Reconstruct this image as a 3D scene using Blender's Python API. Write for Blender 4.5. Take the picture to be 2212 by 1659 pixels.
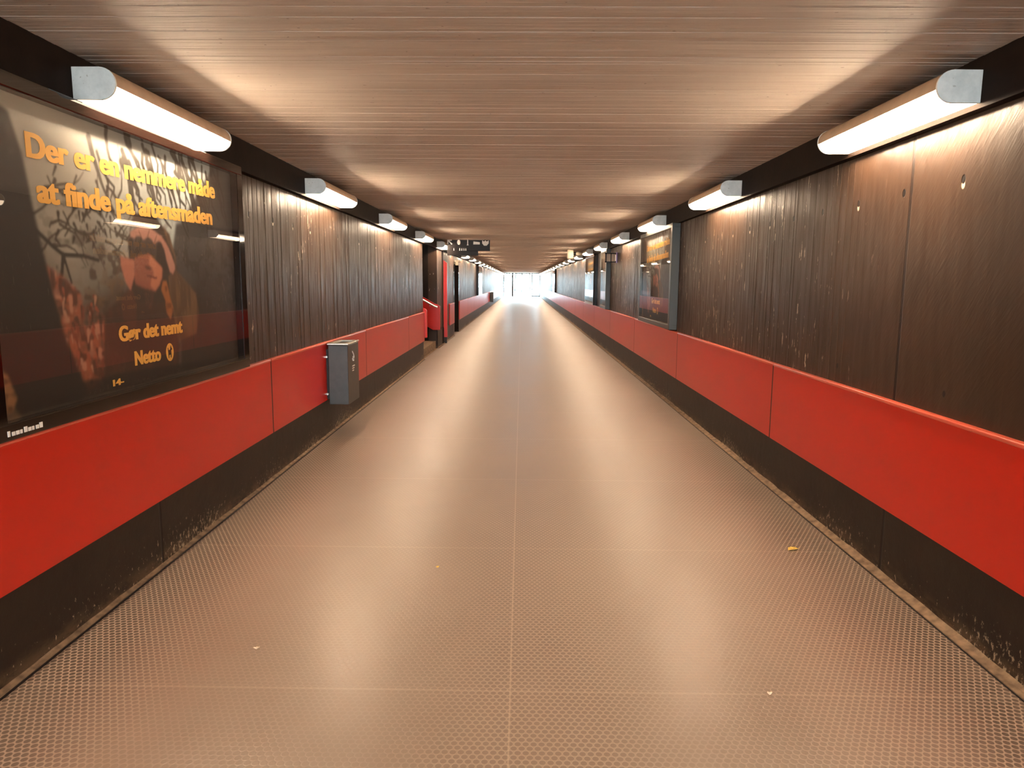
import bpy, bmesh, math, random
import numpy as np
from mathutils import Matrix, Vector

for _o in list(bpy.data.objects):
    bpy.data.objects.remove(_o)
scene = bpy.context.scene
COL = scene.collection
PI = math.pi

# ------------------------------------------------------------------ camera
CAM_H = 1.505
FOCAL_PX = 1550.0
def make_camera():
    R = Vector((0.99992279, 0.01242602, 0.0))
    F = Vector((-0.01230201, 0.98994331, -0.14092873))
    U = R.cross(F)
    roll = 0.007
    c, s = math.cos(roll), math.sin(roll)
    r2 = R * c + U * s
    u2 = U * c - R * s
    m = Matrix(((r2.x, u2.x, -F.x, 0.0), (r2.y, u2.y, -F.y, 0.0), (r2.z, u2.z, -F.z, CAM_H), (0, 0, 0, 1)))
    cd = bpy.data.cameras.new('camera')
    cd.sensor_fit = 'HORIZONTAL'
    cd.sensor_width = 36.0
    cd.lens = FOCAL_PX / 2212.0 * 36.0
    cd.clip_start = 0.05
    cd.clip_end = 500.0
    co = bpy.data.objects.new('camera', cd)
    COL.objects.link(co)
    co.matrix_world = m
    scene.camera = co
make_camera()

# ------------------------------------------------------------------ daylight and exposure
SKY_STRENGTH = 38.0
SKY_COLOUR = (0.74, 0.92, 1.0)
GLOW_STRENGTH = 6.0
TUBE_STRENGTH = 250.0
LAMP_COLOUR = (1.0, 0.765, 0.53)
scene.view_settings.view_transform = 'Standard'
scene.view_settings.look = 'None'
scene.view_settings.gamma = 1.0
scene.view_settings.exposure = 0.32
scene.view_settings.use_curve_mapping = False

def make_world():
    w = bpy.data.worlds.new('overcast_sky')
    scene.world = w
    w.use_nodes = True
    bg = w.node_tree.nodes['Background']
    bg.inputs['Color'].default_value = (*SKY_COLOUR, 1)
    bg.inputs['Strength'].default_value = SKY_STRENGTH
make_world()

TUNNEL_START = -10.0
TUNNEL_END = 75.0
HALF_W = 1.90
CEIL_Z = 2.42

def make_portal(name, y, facing):
    # sampling portal for the sky light that enters through the open tunnel mouth
    ld = bpy.data.lights.new(name, 'AREA')
    ld.shape = 'RECTANGLE'
    ld.size = 3.8
    ld.size_y = 2.42
    ld.cycles.is_portal = True
    lo = bpy.data.objects.new(name, ld)
    COL.objects.link(lo)
    lo.location = (0, y, CEIL_Z / 2)
    lo.rotation_euler = (PI / 2 * facing, 0, 0)
make_portal('daylight_portal_exit', TUNNEL_END + 0.2, -1)
make_portal('daylight_portal_entrance', TUNNEL_START - 0.2, 1)

scene.cycles.use_denoising = True
scene.cycles.sample_clamp_indirect = 10.0
scene.cycles.max_bounces = 10
scene.cycles.diffuse_bounces = 5
scene.cycles.glossy_bounces = 5
scene.cycles.transparent_max_bounces = 12
scene.cycles.caustics_reflective = True

ORD = ('first second third fourth fifth sixth seventh eighth ninth tenth eleventh twelfth thirteenth fourteenth '
       'fifteenth sixteenth seventeenth eighteenth nineteenth twentieth twenty-first twenty-second twenty-third '
       'twenty-fourth twenty-fifth twenty-sixth').split()

# ------------------------------------------------------------------ helpers: objects
def tag(o, label=None, cat=None, group=None, kind=None):
    if label: o['label'] = label
    if cat: o['category'] = cat
    if group: o['group'] = group
    if kind: o['kind'] = kind
    return o

def empty(name, loc, rz=0.0):
    o = bpy.data.objects.new(name, None)
    o.empty_display_size = 0.1
    o.location = loc
    o.rotation_euler = (0, 0, rz)
    COL.objects.link(o)
    return o

def mesh_obj(name, me, mat=None, parent=None):
    o = bpy.data.objects.new(name, me)
    COL.objects.link(o)
    if mat is not None and len(me.materials) == 0:
        me.materials.append(mat)
    if parent is not None:
        o.parent = parent
    return o

def copy_tree(o, parent=None):
    c = o.copy()
    COL.objects.link(c)
    if parent is not None:
        c.parent = parent
    for ch in list(o.children):
        copy_tree(ch, c)
    return c

class MB:
    def __init__(self):
        self.bm = bmesh.new()
    def box(self, x0, x1, y0, y1, z0, z1, bevel=0.0, seg=2):
        r = bmesh.ops.create_cube(self.bm, size=1.0)
        vs = r['verts']
        for v in vs:
            v.co = Vector(((x0 + x1) / 2 + v.co.x * (x1 - x0), (y0 + y1) / 2 + v.co.y * (y1 - y0), (z0 + z1) / 2 + v.co.z * (z1 - z0)))
        if bevel > 0:
            es = list({e for v in vs for e in v.link_edges})
            bmesh.ops.bevel(self.bm, geom=es, offset=bevel, segments=seg, affect='EDGES', profile=0.5)
        return self
    def prism(self, pts, axis, a, b, bevel=0.0):
        # pts: 2D polygon; axis 'x' -> (y,z), 'y' -> (x,z), 'z' -> (x,y)
        def mk(p, t):
            return {'x': (t, p[0], p[1]), 'y': (p[0], t, p[1]), 'z': (p[0], p[1], t)}[axis]
        va = [self.bm.verts.new(mk(p, a)) for p in pts]
        vb = [self.bm.verts.new(mk(p, b)) for p in pts]
        n = len(pts)
        self.bm.faces.new(va)
        self.bm.faces.new(list(reversed(vb)))
        for i in range(n):
            j = (i + 1) % n
            self.bm.faces.new((va[j], va[i], vb[i], vb[j]))
        if bevel > 0:
            es = list({e for v in va + vb for e in v.link_edges})
            bmesh.ops.bevel(self.bm, geom=es, offset=bevel, segments=2, affect='EDGES', profile=0.5)
        return self
    def tube(self, pts, r, n=12, caps=True):
        pts = [Vector(p) for p in pts]
        rings = []
        up = Vector((0, 0, 1))
        for i, p in enumerate(pts):
            if i == 0: d = pts[1] - p
            elif i == len(pts) - 1: d = p - pts[i - 1]
            else: d = (pts[i + 1] - p).normalized() + (p - pts[i - 1]).normalized()
            d.normalize()
            a = d.cross(up)
            if a.length < 1e-3: a = d.cross(Vector((1, 0, 0)))
            a.normalize()
            b = a.cross(d).normalized()
            rr = r[i] if isinstance(r, (list, tuple)) else r
            rings.append([self.bm.verts.new(p + (a * math.cos(2 * PI * k / n) + b * math.sin(2 * PI * k / n)) * rr) for k in range(n)])
        for i in range(len(rings) - 1):
            for k in range(n):
                l = (k + 1) % n
                self.bm.faces.new((rings[i][k], rings[i][l], rings[i + 1][l], rings[i + 1][k]))
        if caps:
            self.bm.faces.new(list(reversed(rings[0])))
            self.bm.faces.new(rings[-1])
        return self
    def ring(self, c, R, r, axis='y', n=28, m=8):
        c = Vector(c)
        vs = []
        for i in range(n):
            a = 2 * PI * i / n
            row = []
            for k in range(m):
                b = 2 * PI * k / m
                d = R + r * math.cos(b)
                h = r * math.sin(b)
                q = {'y': (d * math.cos(a), h, d * math.sin(a)), 'x': (h, d * math.cos(a), d * math.sin(a)), 'z': (d * math.cos(a), d * math.sin(a), h)}[axis]
                row.append(self.bm.verts.new(c + Vector(q)))
            vs.append(row)
        for i in range(n):
            for k in range(m):
                self.bm.faces.new((vs[i][k], vs[i][(k + 1) % m], vs[(i + 1) % n][(k + 1) % m], vs[(i + 1) % n][k]))
        return self
    def build(self, name, mat, parent=None, smooth=False, angle=None):
        bmesh.ops.recalc_face_normals(self.bm, faces=self.bm.faces[:])
        me = bpy.data.meshes.new(name)
        self.bm.to_mesh(me)
        self.bm.free()
        if smooth:
            for p in me.polygons: p.use_smooth = True
            if angle: me.set_sharp_from_angle(angle=math.radians(angle))
        return mesh_obj(name, me, mat, parent)

# ------------------------------------------------------------------ helpers: materials
class NT:
    def __init__(self, name):
        self.mat = bpy.data.materials.new(name)
        self.mat.use_nodes = True
        self.t = self.mat.node_tree
        self.t.nodes.clear()
        self.out = self.n('ShaderNodeOutputMaterial')
        self._pos = None
    def n(self, typ, **kw):
        nd = self.t.nodes.new(typ)
        for k, v in kw.items(): setattr(nd, k, v)
        return nd
    def link(self, a, b):
        self.t.links.new(a, b)
    def put(self, sock, v):
        if v is None: return
        if isinstance(v, bpy.types.NodeSocket): self.link(v, sock)
        elif isinstance(v, (tuple, list)) and len(v) == 3 and sock.type == 'RGBA': sock.default_value = (*v, 1)
        else: sock.default_value = v
    def m(self, op, a, b=None, c=None, clamp=False):
        nd = self.n('ShaderNodeMath', operation=op, use_clamp=clamp)
        for i, v in enumerate((a, b, c)):
            if v is not None: self.put(nd.inputs[i], v)
        return nd.outputs[0]
    def pos(self):
        if self._pos is None:
            tc = self.n('ShaderNodeTexCoord')
            sp = self.n('ShaderNodeSeparateXYZ')
            self.link(tc.outputs['Object'], sp.inputs[0])
            self._pos = (tc.outputs['Object'], sp.outputs[0], sp.outputs[1], sp.outputs[2])
        return self._pos
    def noise(self, scale=(1, 1, 1), s=1.0, detail=3.0, rough=0.5, dist=0.0, offset=(0, 0, 0)):
        mp = self.n('ShaderNodeMapping')
        self.link(self.pos()[0], mp.inputs[0])
        mp.inputs['Scale'].default_value = scale
        mp.inputs['Location'].default_value = offset
        nd = self.n('ShaderNodeTexNoise')
        self.link(mp.outputs[0], nd.inputs['Vector'])
        nd.inputs['Scale'].default_value = s
        nd.inputs['Detail'].default_value = detail
        nd.inputs['Roughness'].default_value = rough
        nd.inputs['Distortion'].default_value = dist
        return nd.outputs[0]
    def step(self, v, a, b):
        # smoothstep from a (0) to b (1)
        nd = self.n('ShaderNodeMapRange', interpolation_type='SMOOTHSTEP')
        self.put(nd.inputs[0], v)
        if a <= b:
            nd.inputs[1].default_value, nd.inputs[2].default_value, nd.inputs[3].default_value, nd.inputs[4].default_value = a, b, 0.0, 1.0
        else:
            nd.inputs[1].default_value, nd.inputs[2].default_value, nd.inputs[3].default_value, nd.inputs[4].default_value = b, a, 1.0, 0.0
        return nd.outputs[0]
    def rng(self, v, a, b, c, d):
        nd = self.n('ShaderNodeMapRange')
        self.put(nd.inputs[0], v)
        for i, q in enumerate((a, b, c, d)): nd.inputs[i + 1].default_value = q
        return nd.outputs[0]
    def mix(self, f, a, b):
        nd = self.n('ShaderNodeMix', data_type='RGBA')
        self.put(nd.inputs[0], f)
        self.put(nd.inputs[6], a)
        self.put(nd.inputs[7], b)
        return nd.outputs[2]
    def bump(self, h, strength=1.0, dist=0.01, normal=None):
        nd = self.n('ShaderNodeBump')
        nd.inputs['Strength'].default_value = strength
        nd.inputs['Distance'].default_value = dist
        self.put(nd.inputs['Height'], h)
        if normal is not None: self.link(normal, nd.inputs['Normal'])
        return nd.outputs[0]
    def bsdf(self, col, rough=0.5, spec=0.5, metal=0.0, normal=None, **kw):
        b = self.n('ShaderNodeBsdfPrincipled')
        self.put(b.inputs['Base Color'], col)
        self.put(b.inputs['Roughness'], rough)
        self.put(b.inputs['Specular IOR Level'], spec)
        self.put(b.inputs['Metallic'], metal)
        if normal is not None: self.link(normal, b.inputs['Normal'])
        for k, v in kw.items(): self.put(b.inputs[k], v)
        self.link(b.outputs[0], self.out.inputs[0])
        return b
    def pulse(self, v, centre, half, soft=0.001):
        d = self.m('ABSOLUTE', self.m('SUBTRACT', v, centre))
        return self.step(d, half + soft, half)

def simple(name, col, rough=0.5, spec=0.5, metal=0.0, vary=0.0, bump=0.0, scale=40.0):
    t = NT(name)
    c = col
    nm = None
    if vary > 0:
        nz = t.noise(s=scale, detail=4)
        c = t.mix(t.rng(nz, 0.3, 0.7, 0, 1), tuple(q * (1 - vary) for q in col), tuple(min(1, q * (1 + vary)) for q in col))
    if bump > 0:
        nm = t.bump(t.noise(s=scale * 3, detail=3), 0.5, bump)
    t.bsdf(c, rough, spec, metal, nm)
    return t.mat

def mat_wall(name, hole_y0, smooth_until=None, seams=(), chip=0.645, base=(0.040, 0.0225, 0.0140)):
    t = NT(name)
    _, X, Y, Z = t.pos()
    grain = t.noise((1, 38, 1.6), 1.0, 5, 0.6)
    fine = t.noise((1, 150, 6), 1.0, 3, 0.6, offset=(3, 1, 2))
    blotch = t.noise((1, 1.2, 0.9), 1.6, 4, 0.6)
    if smooth_until is not None:
        board = t.step(Y, smooth_until - 0.01, smooth_until + 1.6)
    else:
        board = 1.0
    # brushed diagonal trowel texture on the smooth formwork
    mp = t.n('ShaderNodeMapping')
    t.link(t.pos()[0], mp.inputs[0])
    mp.inputs['Rotation'].default_value = (math.radians(-38), 0, 0)
    mp0 = t.n('ShaderNodeMapping')
    t.link(mp.outputs[0], mp0.inputs[0])
    mp0.inputs['Scale'].default_value = (1, 48, 8)
    nz = t.n('ShaderNodeTexNoise')
    t.link(mp0.outputs[0], nz.inputs['Vector'])
    nz.inputs['Scale'].default_value = 1.0
    nz.inputs['Detail'].default_value = 3
    nz.inputs['Distortion'].default_value = 1.2
    trowel = nz.outputs[0]
    hmix = t.n('ShaderNodeMix', data_type='FLOAT')
    t.put(hmix.inputs[0], board)
    t.put(hmix.inputs[2], t.m('MULTIPLY', trowel, 0.5))
    t.put(hmix.inputs[3], t.m('ADD', grain, t.m('MULTIPLY', fine, 0.4)))
    h = hmix.outputs[0]
    # bolt holes of the formwork: dark socket with pale chipped lower lip
    per = 0.487
    def dots(z0, dz, r, per=per, y0=hole_y0):
        u = t.m('SUBTRACT', t.m('FRACT', t.m('ADD', t.m('DIVIDE', t.m('SUBTRACT', Y, y0), per), 0.5)), 0.5)
        u = t.m('MULTIPLY', u, per)
        v = t.m('SUBTRACT', Z, z0 + dz)
        d = t.m('SQRT', t.m('ADD', t.m('MULTIPLY', u, u), t.m('MULTIPLY', t.m('MULTIPLY', v, v), 0.55)))
        return t.step(d, r + 0.003, r - 0.003)
    hole = dots(1.955, 0.0, 0.0145)
    lip = dots(1.955, -0.022, 0.0125)
    lip = t.m('MULTIPLY', lip, t.step(t.noise((1, 1.7, 1), 1.0, 1, offset=(0, 5.2, 0)), 0.46, 0.52))
    hole2 = dots(1.02, 0.0, 0.011, per=1.1)
    # chips of missing paint
    ch = t.noise((24, 24, 5.0), 1.0, 4, 0.7, offset=(2, 7, 4))
    area = t.noise((1, 0.55, 1.1), 1.0, 2, 0.5, offset=(1, 2, 0))
    chips = t.step(t.m('ADD', ch, t.m('MULTIPLY', t.m('SUBTRACT', area, 0.5), 0.32)), chip, chip + 0.02)
    chips = t.m('MULTIPLY', chips, board)
    # scuffed plinth: crumbling paint near the floor
    low = t.step(Z, 0.30, 0.02)
    sc = t.noise((1, 26, 22), 1.0, 5, 0.75, offset=(9, 2, 1))
    scuff = t.m('MULTIPLY', t.step(t.m('ADD', sc, t.m('MULTIPLY', low, 0.10)), 0.68, 0.74), low)
    dirt = t.m('MULTIPLY', t.step(Z, 0.12, 0.0), t.step(t.noise((1, 3, 10), 1.0, 4, 0.7), 0.35, 0.6))
    col = t.mix(t.rng(blotch, 0.3, 0.7, 0, 1), tuple(c * 0.8 for c in base), tuple(c * 1.2 for c in base))
    col = t.mix(t.m('MULTIPLY', t.step(grain, 0.55, 0.75), 0.35), col, tuple(c * 1.7 for c in base))
    col = t.mix(t.m('MULTIPLY', dirt, 0.55), col, (0.16, 0.105, 0.062))
    col = t.mix(t.m('MULTIPLY', scuff, 0.8), col, (0.42, 0.32, 0.21))
    col = t.mix(t.m('MULTIPLY', chips, 0.85), col, (0.50, 0.40, 0.31))
    seam = None
    for sy in seams:
        p = t.pulse(Y, sy, 0.010, 0.004)
        seam = p if seam is None else t.m('MAXIMUM', seam, p)
    if seam is not None:
        col = t.mix(t.m('MULTIPLY', seam, 0.9), col, (0.010, 0.006, 0.005))
    col = t.mix(lip, col, (0.6, 0.5, 0.4))
    col = t.mix(t.m('MAXIMUM', hole, hole2), col, (0.004, 0.003, 0.003))
    hh = t.m('SUBTRACT', h, t.m('MULTIPLY', hole, 1.5))
    if seam is not None:
        hh = t.m('SUBTRACT', hh, t.m('MULTIPLY', seam, 0.8))
    nm = t.bump(hh, 0.75, 0.0024)
    rough = t.rng(t.noise((1, 20, 3), 1.0, 3), 0.3, 0.7, 0.30, 0.52)
    t.bsdf(col, rough, 0.16, 0, nm)
    return t.mat

def mat_floor():
    t = NT('studded_rubber')
    _, X, Y, Z = t.pos()
    a, b = 0.0262, 0.0452
    def lattice(ox, oy):
        u = t.m('MULTIPLY', t.m('SUBTRACT', t.m('FRACT', t.m('ADD', t.m('DIVIDE', X, a), ox)), 0.5), a)
        v = t.m('MULTIPLY', t.m('SUBTRACT', t.m('FRACT', t.m('ADD', t.m('DIVIDE', Y, b), oy)), 0.5), b)
        return t.m('SQRT', t.m('ADD', t.m('MULTIPLY', u, u), t.m('MULTIPLY', v, v)))
    d = t.m('MINIMUM', lattice(0.0, 0.0), lattice(0.5, 0.5))
    stud = t.step(d, 0.0124, 0.0102)
    # worn walking lanes: little dust left in the gaps
    ax = t.m('ABSOLUTE', t.m('SUBTRACT', X, t.m('MULTIPLY', t.m('SUBTRACT', t.noise((0.2, 0.5, 1), 1.0, 2), 0.5), 0.5)))
    lane_l = t.pulse(X, -0.82, 0.34, 0.45)
    lane_r = t.pulse(X, 0.72, 0.12, 0.4)
    worn = t.m('MAXIMUM', lane_l, t.m('MULTIPLY', lane_r, 0.75))
    nz = t.noise((2.2, 1.2, 1), 1.0, 4, 0.6)
    worn = t.m('MULTIPLY', worn, t.rng(nz, 0.25, 0.75, 0.55, 0.92))
    dusty = t.m('SUBTRACT', 1.0, t.m('MULTIPLY', worn, 1.0))
    blotch = t.noise((1.0, 0.6, 1), 1.3, 5, 0.6)
    body = t.mix(t.rng(blotch, 0.3, 0.7, 0, 1), (0.235, 0.172, 0.133), (0.30, 0.226, 0.178))
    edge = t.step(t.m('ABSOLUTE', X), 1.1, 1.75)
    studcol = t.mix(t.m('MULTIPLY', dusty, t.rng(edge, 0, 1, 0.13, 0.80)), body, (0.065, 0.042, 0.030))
    gapcol = t.mix(t.m('MULTIPLY', dusty, 0.75), body, (0.36, 0.275, 0.21))
    rimd = t.m('ABSOLUTE', t.m('SUBTRACT', d, 0.0115))
    rim = t.m('MULTIPLY', t.step(rimd, 0.0020, 0.0006), dusty)
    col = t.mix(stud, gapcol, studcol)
    col = t.mix(t.m('MULTIPLY', rim, 0.30), col, (0.62, 0.47, 0.35))
    # joints between the rubber sheets
    jx = t.pulse(X, -0.03, 0.0022, 0.002)
    v = t.m('MULTIPLY', t.m('SUBTRACT', t.m('FRACT', t.m('ADD', t.m('DIVIDE', t.m('SUBTRACT', Y, 3.92), 1.44), 0.5)), 0.5), 1.44)
    jy = t.pulse(v, 0.0, 0.004, 0.003)
    jn = t.m('MAXIMUM', jx, t.m('MULTIPLY', jy, 0.5))
    col = t.mix(t.m('MULTIPLY', jn, 0.35), col, (0.62, 0.48, 0.36))
    # crumbs of grit
    gr = t.noise((1, 1, 1), 95.0, 2, 0.6)
    area = t.step(t.noise((1, 1, 1), 2.3, 2, 0.5, offset=(4, 4, 0)), 0.5, 0.62)
    grit = t.m('MULTIPLY', t.step(gr, 0.775, 0.80), area)
    col = t.mix(t.m('MULTIPLY', grit, 0.7), col, (0.72, 0.58, 0.42))
    h = t.m('SUBTRACT', t.m('MULTIPLY', stud, t.rng(worn, 0, 1, 1.0, 0.55)), t.m('MULTIPLY', jn, 0.5))
    nm = t.bump(h, 0.35, 0.0012)
    rough = t.m('ADD', t.rng(blotch, 0.3, 0.7, 0.295, 0.35), t.m('MULTIPLY', dusty, 0.05))
    t.bsdf(col, rough, 0.75, 0, nm)
    return t.mat

def mat_ceiling():
    t = NT('board_marked_concrete')
    _, X, Y, Z = t.pos()
    base = t.noise((0.5, 2.2, 1), 1.2, 5, 0.6)
    streak = t.noise((0.35, 26, 1), 1.0, 5, 0.65)
    fine = t.noise((6, 60, 1), 1.0, 3, 0.6)
    col = t.mix(t.rng(base, 0.3, 0.7, 0, 1), (0.43, 0.36, 0.305), (0.55, 0.475, 0.41))
    col = t.mix(t.m('MULTIPLY', t.step(streak, 0.5, 0.72), 0.25), col, (0.30, 0.22, 0.17))
    rust = t.noise((0.8, 42, 1), 1.0, 4, 0.7, offset=(3, 3, 0))
    ra = t.step(t.noise((0.7, 0.8, 1), 1.0, 2, 0.5, offset=(8, 1, 0)), 0.48, 0.62)
    rl = t.m('MULTIPLY', t.step(rust, 0.645, 0.70), ra)
    col = t.mix(t.m('MULTIPLY', rl, 0.75), col, (0.14, 0.055, 0.028))
    wl = t.noise((0.7, 36, 1), 1.0, 3, 0.6, offset=(1, 9, 0))
    wa = t.step(t.noise((0.6, 0.9, 1), 1.0, 2, 0.5, offset=(2, 6, 0)), 0.5, 0.6)
    col = t.mix(t.m('MULTIPLY', t.m('MULTIPLY', t.step(wl, 0.65, 0.69), wa), 0.6), col, (0.62, 0.56, 0.48))
    spots = t.step(t.noise((1, 1.6, 1), 26.0, 2, 0.5), 0.715, 0.75)
    col = t.mix(t.m('MULTIPLY', spots, 0.6), col, (0.11, 0.06, 0.04))
    h = t.m('ADD', streak, t.m('MULTIPLY', fine, 0.35))
    nm = t.bump(h, 0.9, 0.006)
    t.bsdf(col, 0.62, 0.35, 0, nm)
    return t.mat

def mat_glass(name='window_glass', tint=(1, 1, 1), rough=0.0):
    t = NT(name)
    fr = t.n('ShaderNodeFresnel')
    fr.inputs['IOR'].default_value = 1.5
    geo = t.n('ShaderNodeNewGeometry')
    fac = t.m('MULTIPLY', fr.outputs[0], t.m('SUBTRACT', 1.0, geo.outputs['Backfacing']))
    tr = t.n('ShaderNodeBsdfTransparent')
    tr.inputs[0].default_value = (*tint, 1)
    gl = t.n('ShaderNodeBsdfGlossy')
    gl.inputs['Roughness'].default_value = rough
    mx = t.n('ShaderNodeMixShader')
    t.link(fac, mx.inputs[0])
    t.link(tr.outputs[0], mx.inputs[1])
    t.link(gl.outputs[0], mx.inputs[2])
    t.link(mx.outputs[0], t.out.inputs[0])
    return t.mat

def mat_emit(name, col, strength):
    t = NT(name)
    e = t.n('ShaderNodeEmission')
    e.inputs[0].default_value = (*col, 1)
    e.inputs[1].default_value = strength
    t.link(e.outputs[0], t.out.inputs[0])
    return t.mat

def mat_diffuser(name, col, strength):
    # clear ribbed cover: glows softly and lets the tube behind shine through
    t = NT(name)
    e = t.n('ShaderNodeEmission')
    e.inputs[0].default_value = (*col, 1)
    e.inputs[1].default_value = strength
    tr = t.n('ShaderNodeBsdfTransparent')
    tr.inputs[0].default_value = (0.9, 0.9, 0.9, 1)
    ad = t.n('ShaderNodeAddShader')
    t.link(e.outputs[0], ad.inputs[0])
    t.link(tr.outputs[0], ad.inputs[1])
    t.link(ad.outputs[0], t.out.inputs[0])
    return t.mat

def mat_attr(name, attr, rough=0.5):
    t = NT(name)
    at = t.n('ShaderNodeAttribute', attribute_name=attr)
    t.bsdf(at.outputs['Color'], rough, 0.4)
    return t.mat

def mat_cap():
    t = NT('weathered_white_plastic')
    nz = t.noise((1, 1, 1), 14.0, 5, 0.65)
    col = t.mix(t.rng(nz, 0.35, 0.7, 0, 1), (0.80, 0.83, 0.84), (0.60, 0.64, 0.65))
    sp = t.step(t.noise((1, 1, 1), 55.0, 2, 0.5), 0.70, 0.76)
    col = t.mix(t.m('MULTIPLY', sp, 0.5), col, (0.25, 0.24, 0.22))
    t.bsdf(col, 0.5, 0.4)
    return t.mat

def mat_red():
    t = NT('red_enamel')
    nz = t.noise((1, 0.5, 0.7), 2.0, 3, 0.5)
    col = t.mix(t.rng(nz, 0.3, 0.7, 0, 1), (0.50, 0.0115, 0.0024), (0.55, 0.013, 0.0028))
    t.bsdf(col, 0.31, 0.4)
    return t.mat

def mat_plinth():
    t = NT('scuffed_black_plinth')
    _, X, Y, Z = t.pos()
    blotch = t.noise((1, 1.2, 3), 1.6, 4, 0.6)
    col = t.mix(t.rng(blotch, 0.3, 0.7, 0, 1), (0.015, 0.009, 0.0065), (0.025, 0.015, 0.010))
    low = t.step(Z, 0.30, 0.0)
    dirt = t.m('MULTIPLY', t.step(Z, 0.11, 0.0), t.step(t.noise((1, 5, 12), 1.0, 4, 0.7), 0.35, 0.6))
    col = t.mix(t.m('MULTIPLY', dirt, 0.7), col, (0.13, 0.085, 0.05))
    sc = t.noise((1, 44, 26), 1.0, 5, 0.75, offset=(9, 2, 1))
    patch = t.step(t.noise((1, 0.9, 1), 1.0, 2, 0.5, offset=(0, 3, 0)), 0.40, 0.62)
    scuff = t.m('MULTIPLY', t.step(t.m('ADD', sc, t.m('MULTIPLY', low, t.rng(patch, 0, 1, 0.04, 0.15))), 0.675, 0.715), low)
    col = t.mix(t.m('MULTIPLY', scuff, 0.85), col, (0.46, 0.36, 0.24))
    v = t.m('MULTIPLY', t.m('SUBTRACT', t.m('FRACT', t.m('ADD', t.m('DIVIDE', t.m('SUBTRACT', Y, 3.62), 5.54), 0.5)), 0.5), 5.54)
    seam = t.pulse(v, 0.0, 0.008, 0.004)
    col = t.mix(t.m('MULTIPLY', seam, 0.9), col, (0.004, 0.003, 0.003))
    h = t.m('ADD', t.noise((1, 9, 9), 1.0, 5, 0.6), t.m('SUBTRACT', t.m('MULTIPLY', scuff, -0.3), seam))
    t.bsdf(col, 0.5, 0.2, 0, t.bump(h, 0.6, 0.004))
    return t.mat

M = {}
M['plinth'] = mat_plinth()
M['wall_left'] = mat_wall('dark_painted_concrete', 5.07, None, (3.6, 8.9, 12.3), 0.685)
M['wall_right'] = mat_wall('dark_painted_concrete_smooth_start', 3.21, 3.63, (3.63, 14.7, 22.6))
M['beam'] = simple('dark_painted_beam', (0.012, 0.007, 0.005), 0.6, 0.05, vary=0.25, bump=0.002, scale=9)
M['dark'] = simple('black_painted_concrete', (0.012, 0.008, 0.006), 0.7, 0.15, vary=0.2, scale=6)
M['floor'] = mat_floor()
M['ceiling'] = mat_ceiling()
M['kerb'] = simple('dusty_concrete', (0.20, 0.135, 0.085), 0.8, 0.3, vary=0.45, bump=0.004, scale=18)
M['red'] = mat_red()
M['red_edge'] = simple('red_edge_painted_highlight', (0.62, 0.10, 0.055), 0.28, 0.5)  # lamp highlight along the panel tops, painted in as a paler red
M['cap'] = mat_cap()
M['hood'] = simple('beige_lamp_housing', (0.50, 0.36, 0.25), 0.42, 0.4, vary=0.12, scale=12)
M['glow'] = mat_diffuser('lit_diffuser', LAMP_COLOUR, GLOW_STRENGTH)
M['tube'] = mat_emit('lit_tube', LAMP_COLOUR, TUBE_STRENGTH)
M['case'] = simple('black_gloss_frame', (0.008, 0.004, 0.003), 0.045, 0.5)
M['case_grey'] = simple('grey_green_frame', (0.030, 0.030, 0.026), 0.4, 0.45)
M['backing'] = simple('dark_backing_board', (0.03, 0.02, 0.016), 0.6, 0.3)
M['glass'] = mat_glass()
M['doorglass'] = mat_glass('door_glass', (0.90, 0.97, 1.0))
M['print'] = mat_attr('printed_poster', 'print_colour', 0.55)
M['letter'] = simple('yellow_orange_lettering', (0.80, 0.42, 0.085), 0.55, 0.3)
M['white'] = simple('white_marking', (0.8, 0.8, 0.78), 0.5, 0.3)
M['black'] = simple('black_enamel', (0.012, 0.009, 0.009), 0.5, 0.3)
M['bin'] = simple('dark_grey_steel', (0.040, 0.036, 0.033), 0.42, 0.5, vary=0.15, scale=20)
M['steel'] = simple('brushed_steel', (0.62, 0.58, 0.52), 0.3, 0.5, 0.9)
M['frame_grey'] = simple('door_frame_grey', (0.012, 0.018, 0.022), 0.45, 0.5)
M['paving'] = simple('pale_paving', (0.55, 0.54, 0.52), 0.8, 0.3, vary=0.15, scale=3)
M['bark'] = simple('grey_bark', (0.03, 0.024, 0.02), 0.85, 0.2, vary=0.3, bump=0.01, scale=10)
M['leaf'] = simple('green_leaves', (0.020, 0.045, 0.020), 0.6, 0.3, vary=0.4, scale=3)
M['blue'] = simple('blue_paint', (0.003, 0.020, 0.040), 0.4, 0.5)
M['rubber'] = simple('black_rubber', (0.02, 0.02, 0.022), 0.7, 0.3)
M['cream'] = simple('cream_plastic', (0.72, 0.62, 0.48), 0.5, 0.4, vary=0.08, scale=15)
M['dryleaf'] = simple('yellow_dry_leaf', (0.72, 0.50, 0.12), 0.7, 0.3, vary=0.2, scale=60)
M['paper'] = simple('crumpled_paper', (0.72, 0.60, 0.46), 0.8, 0.2)
M['door'] = simple('grey_brown_door', (0.12, 0.085, 0.065), 0.5, 0.4, vary=0.1, scale=8)
M['purple'] = simple('purple_enamel', (0.16, 0.12, 0.30), 0.5, 0.4)
M['amber'] = simple('amber_marking', (0.55, 0.30, 0.16), 0.5, 0.4)

# ------------------------------------------------------------------ setting: floor, ceiling, walls
rnd = random.Random(7)

def struct(o):
    o['kind'] = 'structure'
    return o

struct(MB().box(-HALF_W, HALF_W, TUNNEL_START, TUNNEL_END, -0.12, 0.0).box(-2.1, -HALF_W, 17.2, 17.48, -0.12, 0.0).box(-2.1, -HALF_W, 20.1, 21.8, -0.12, 0.0).build('floor', M['floor']))

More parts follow.
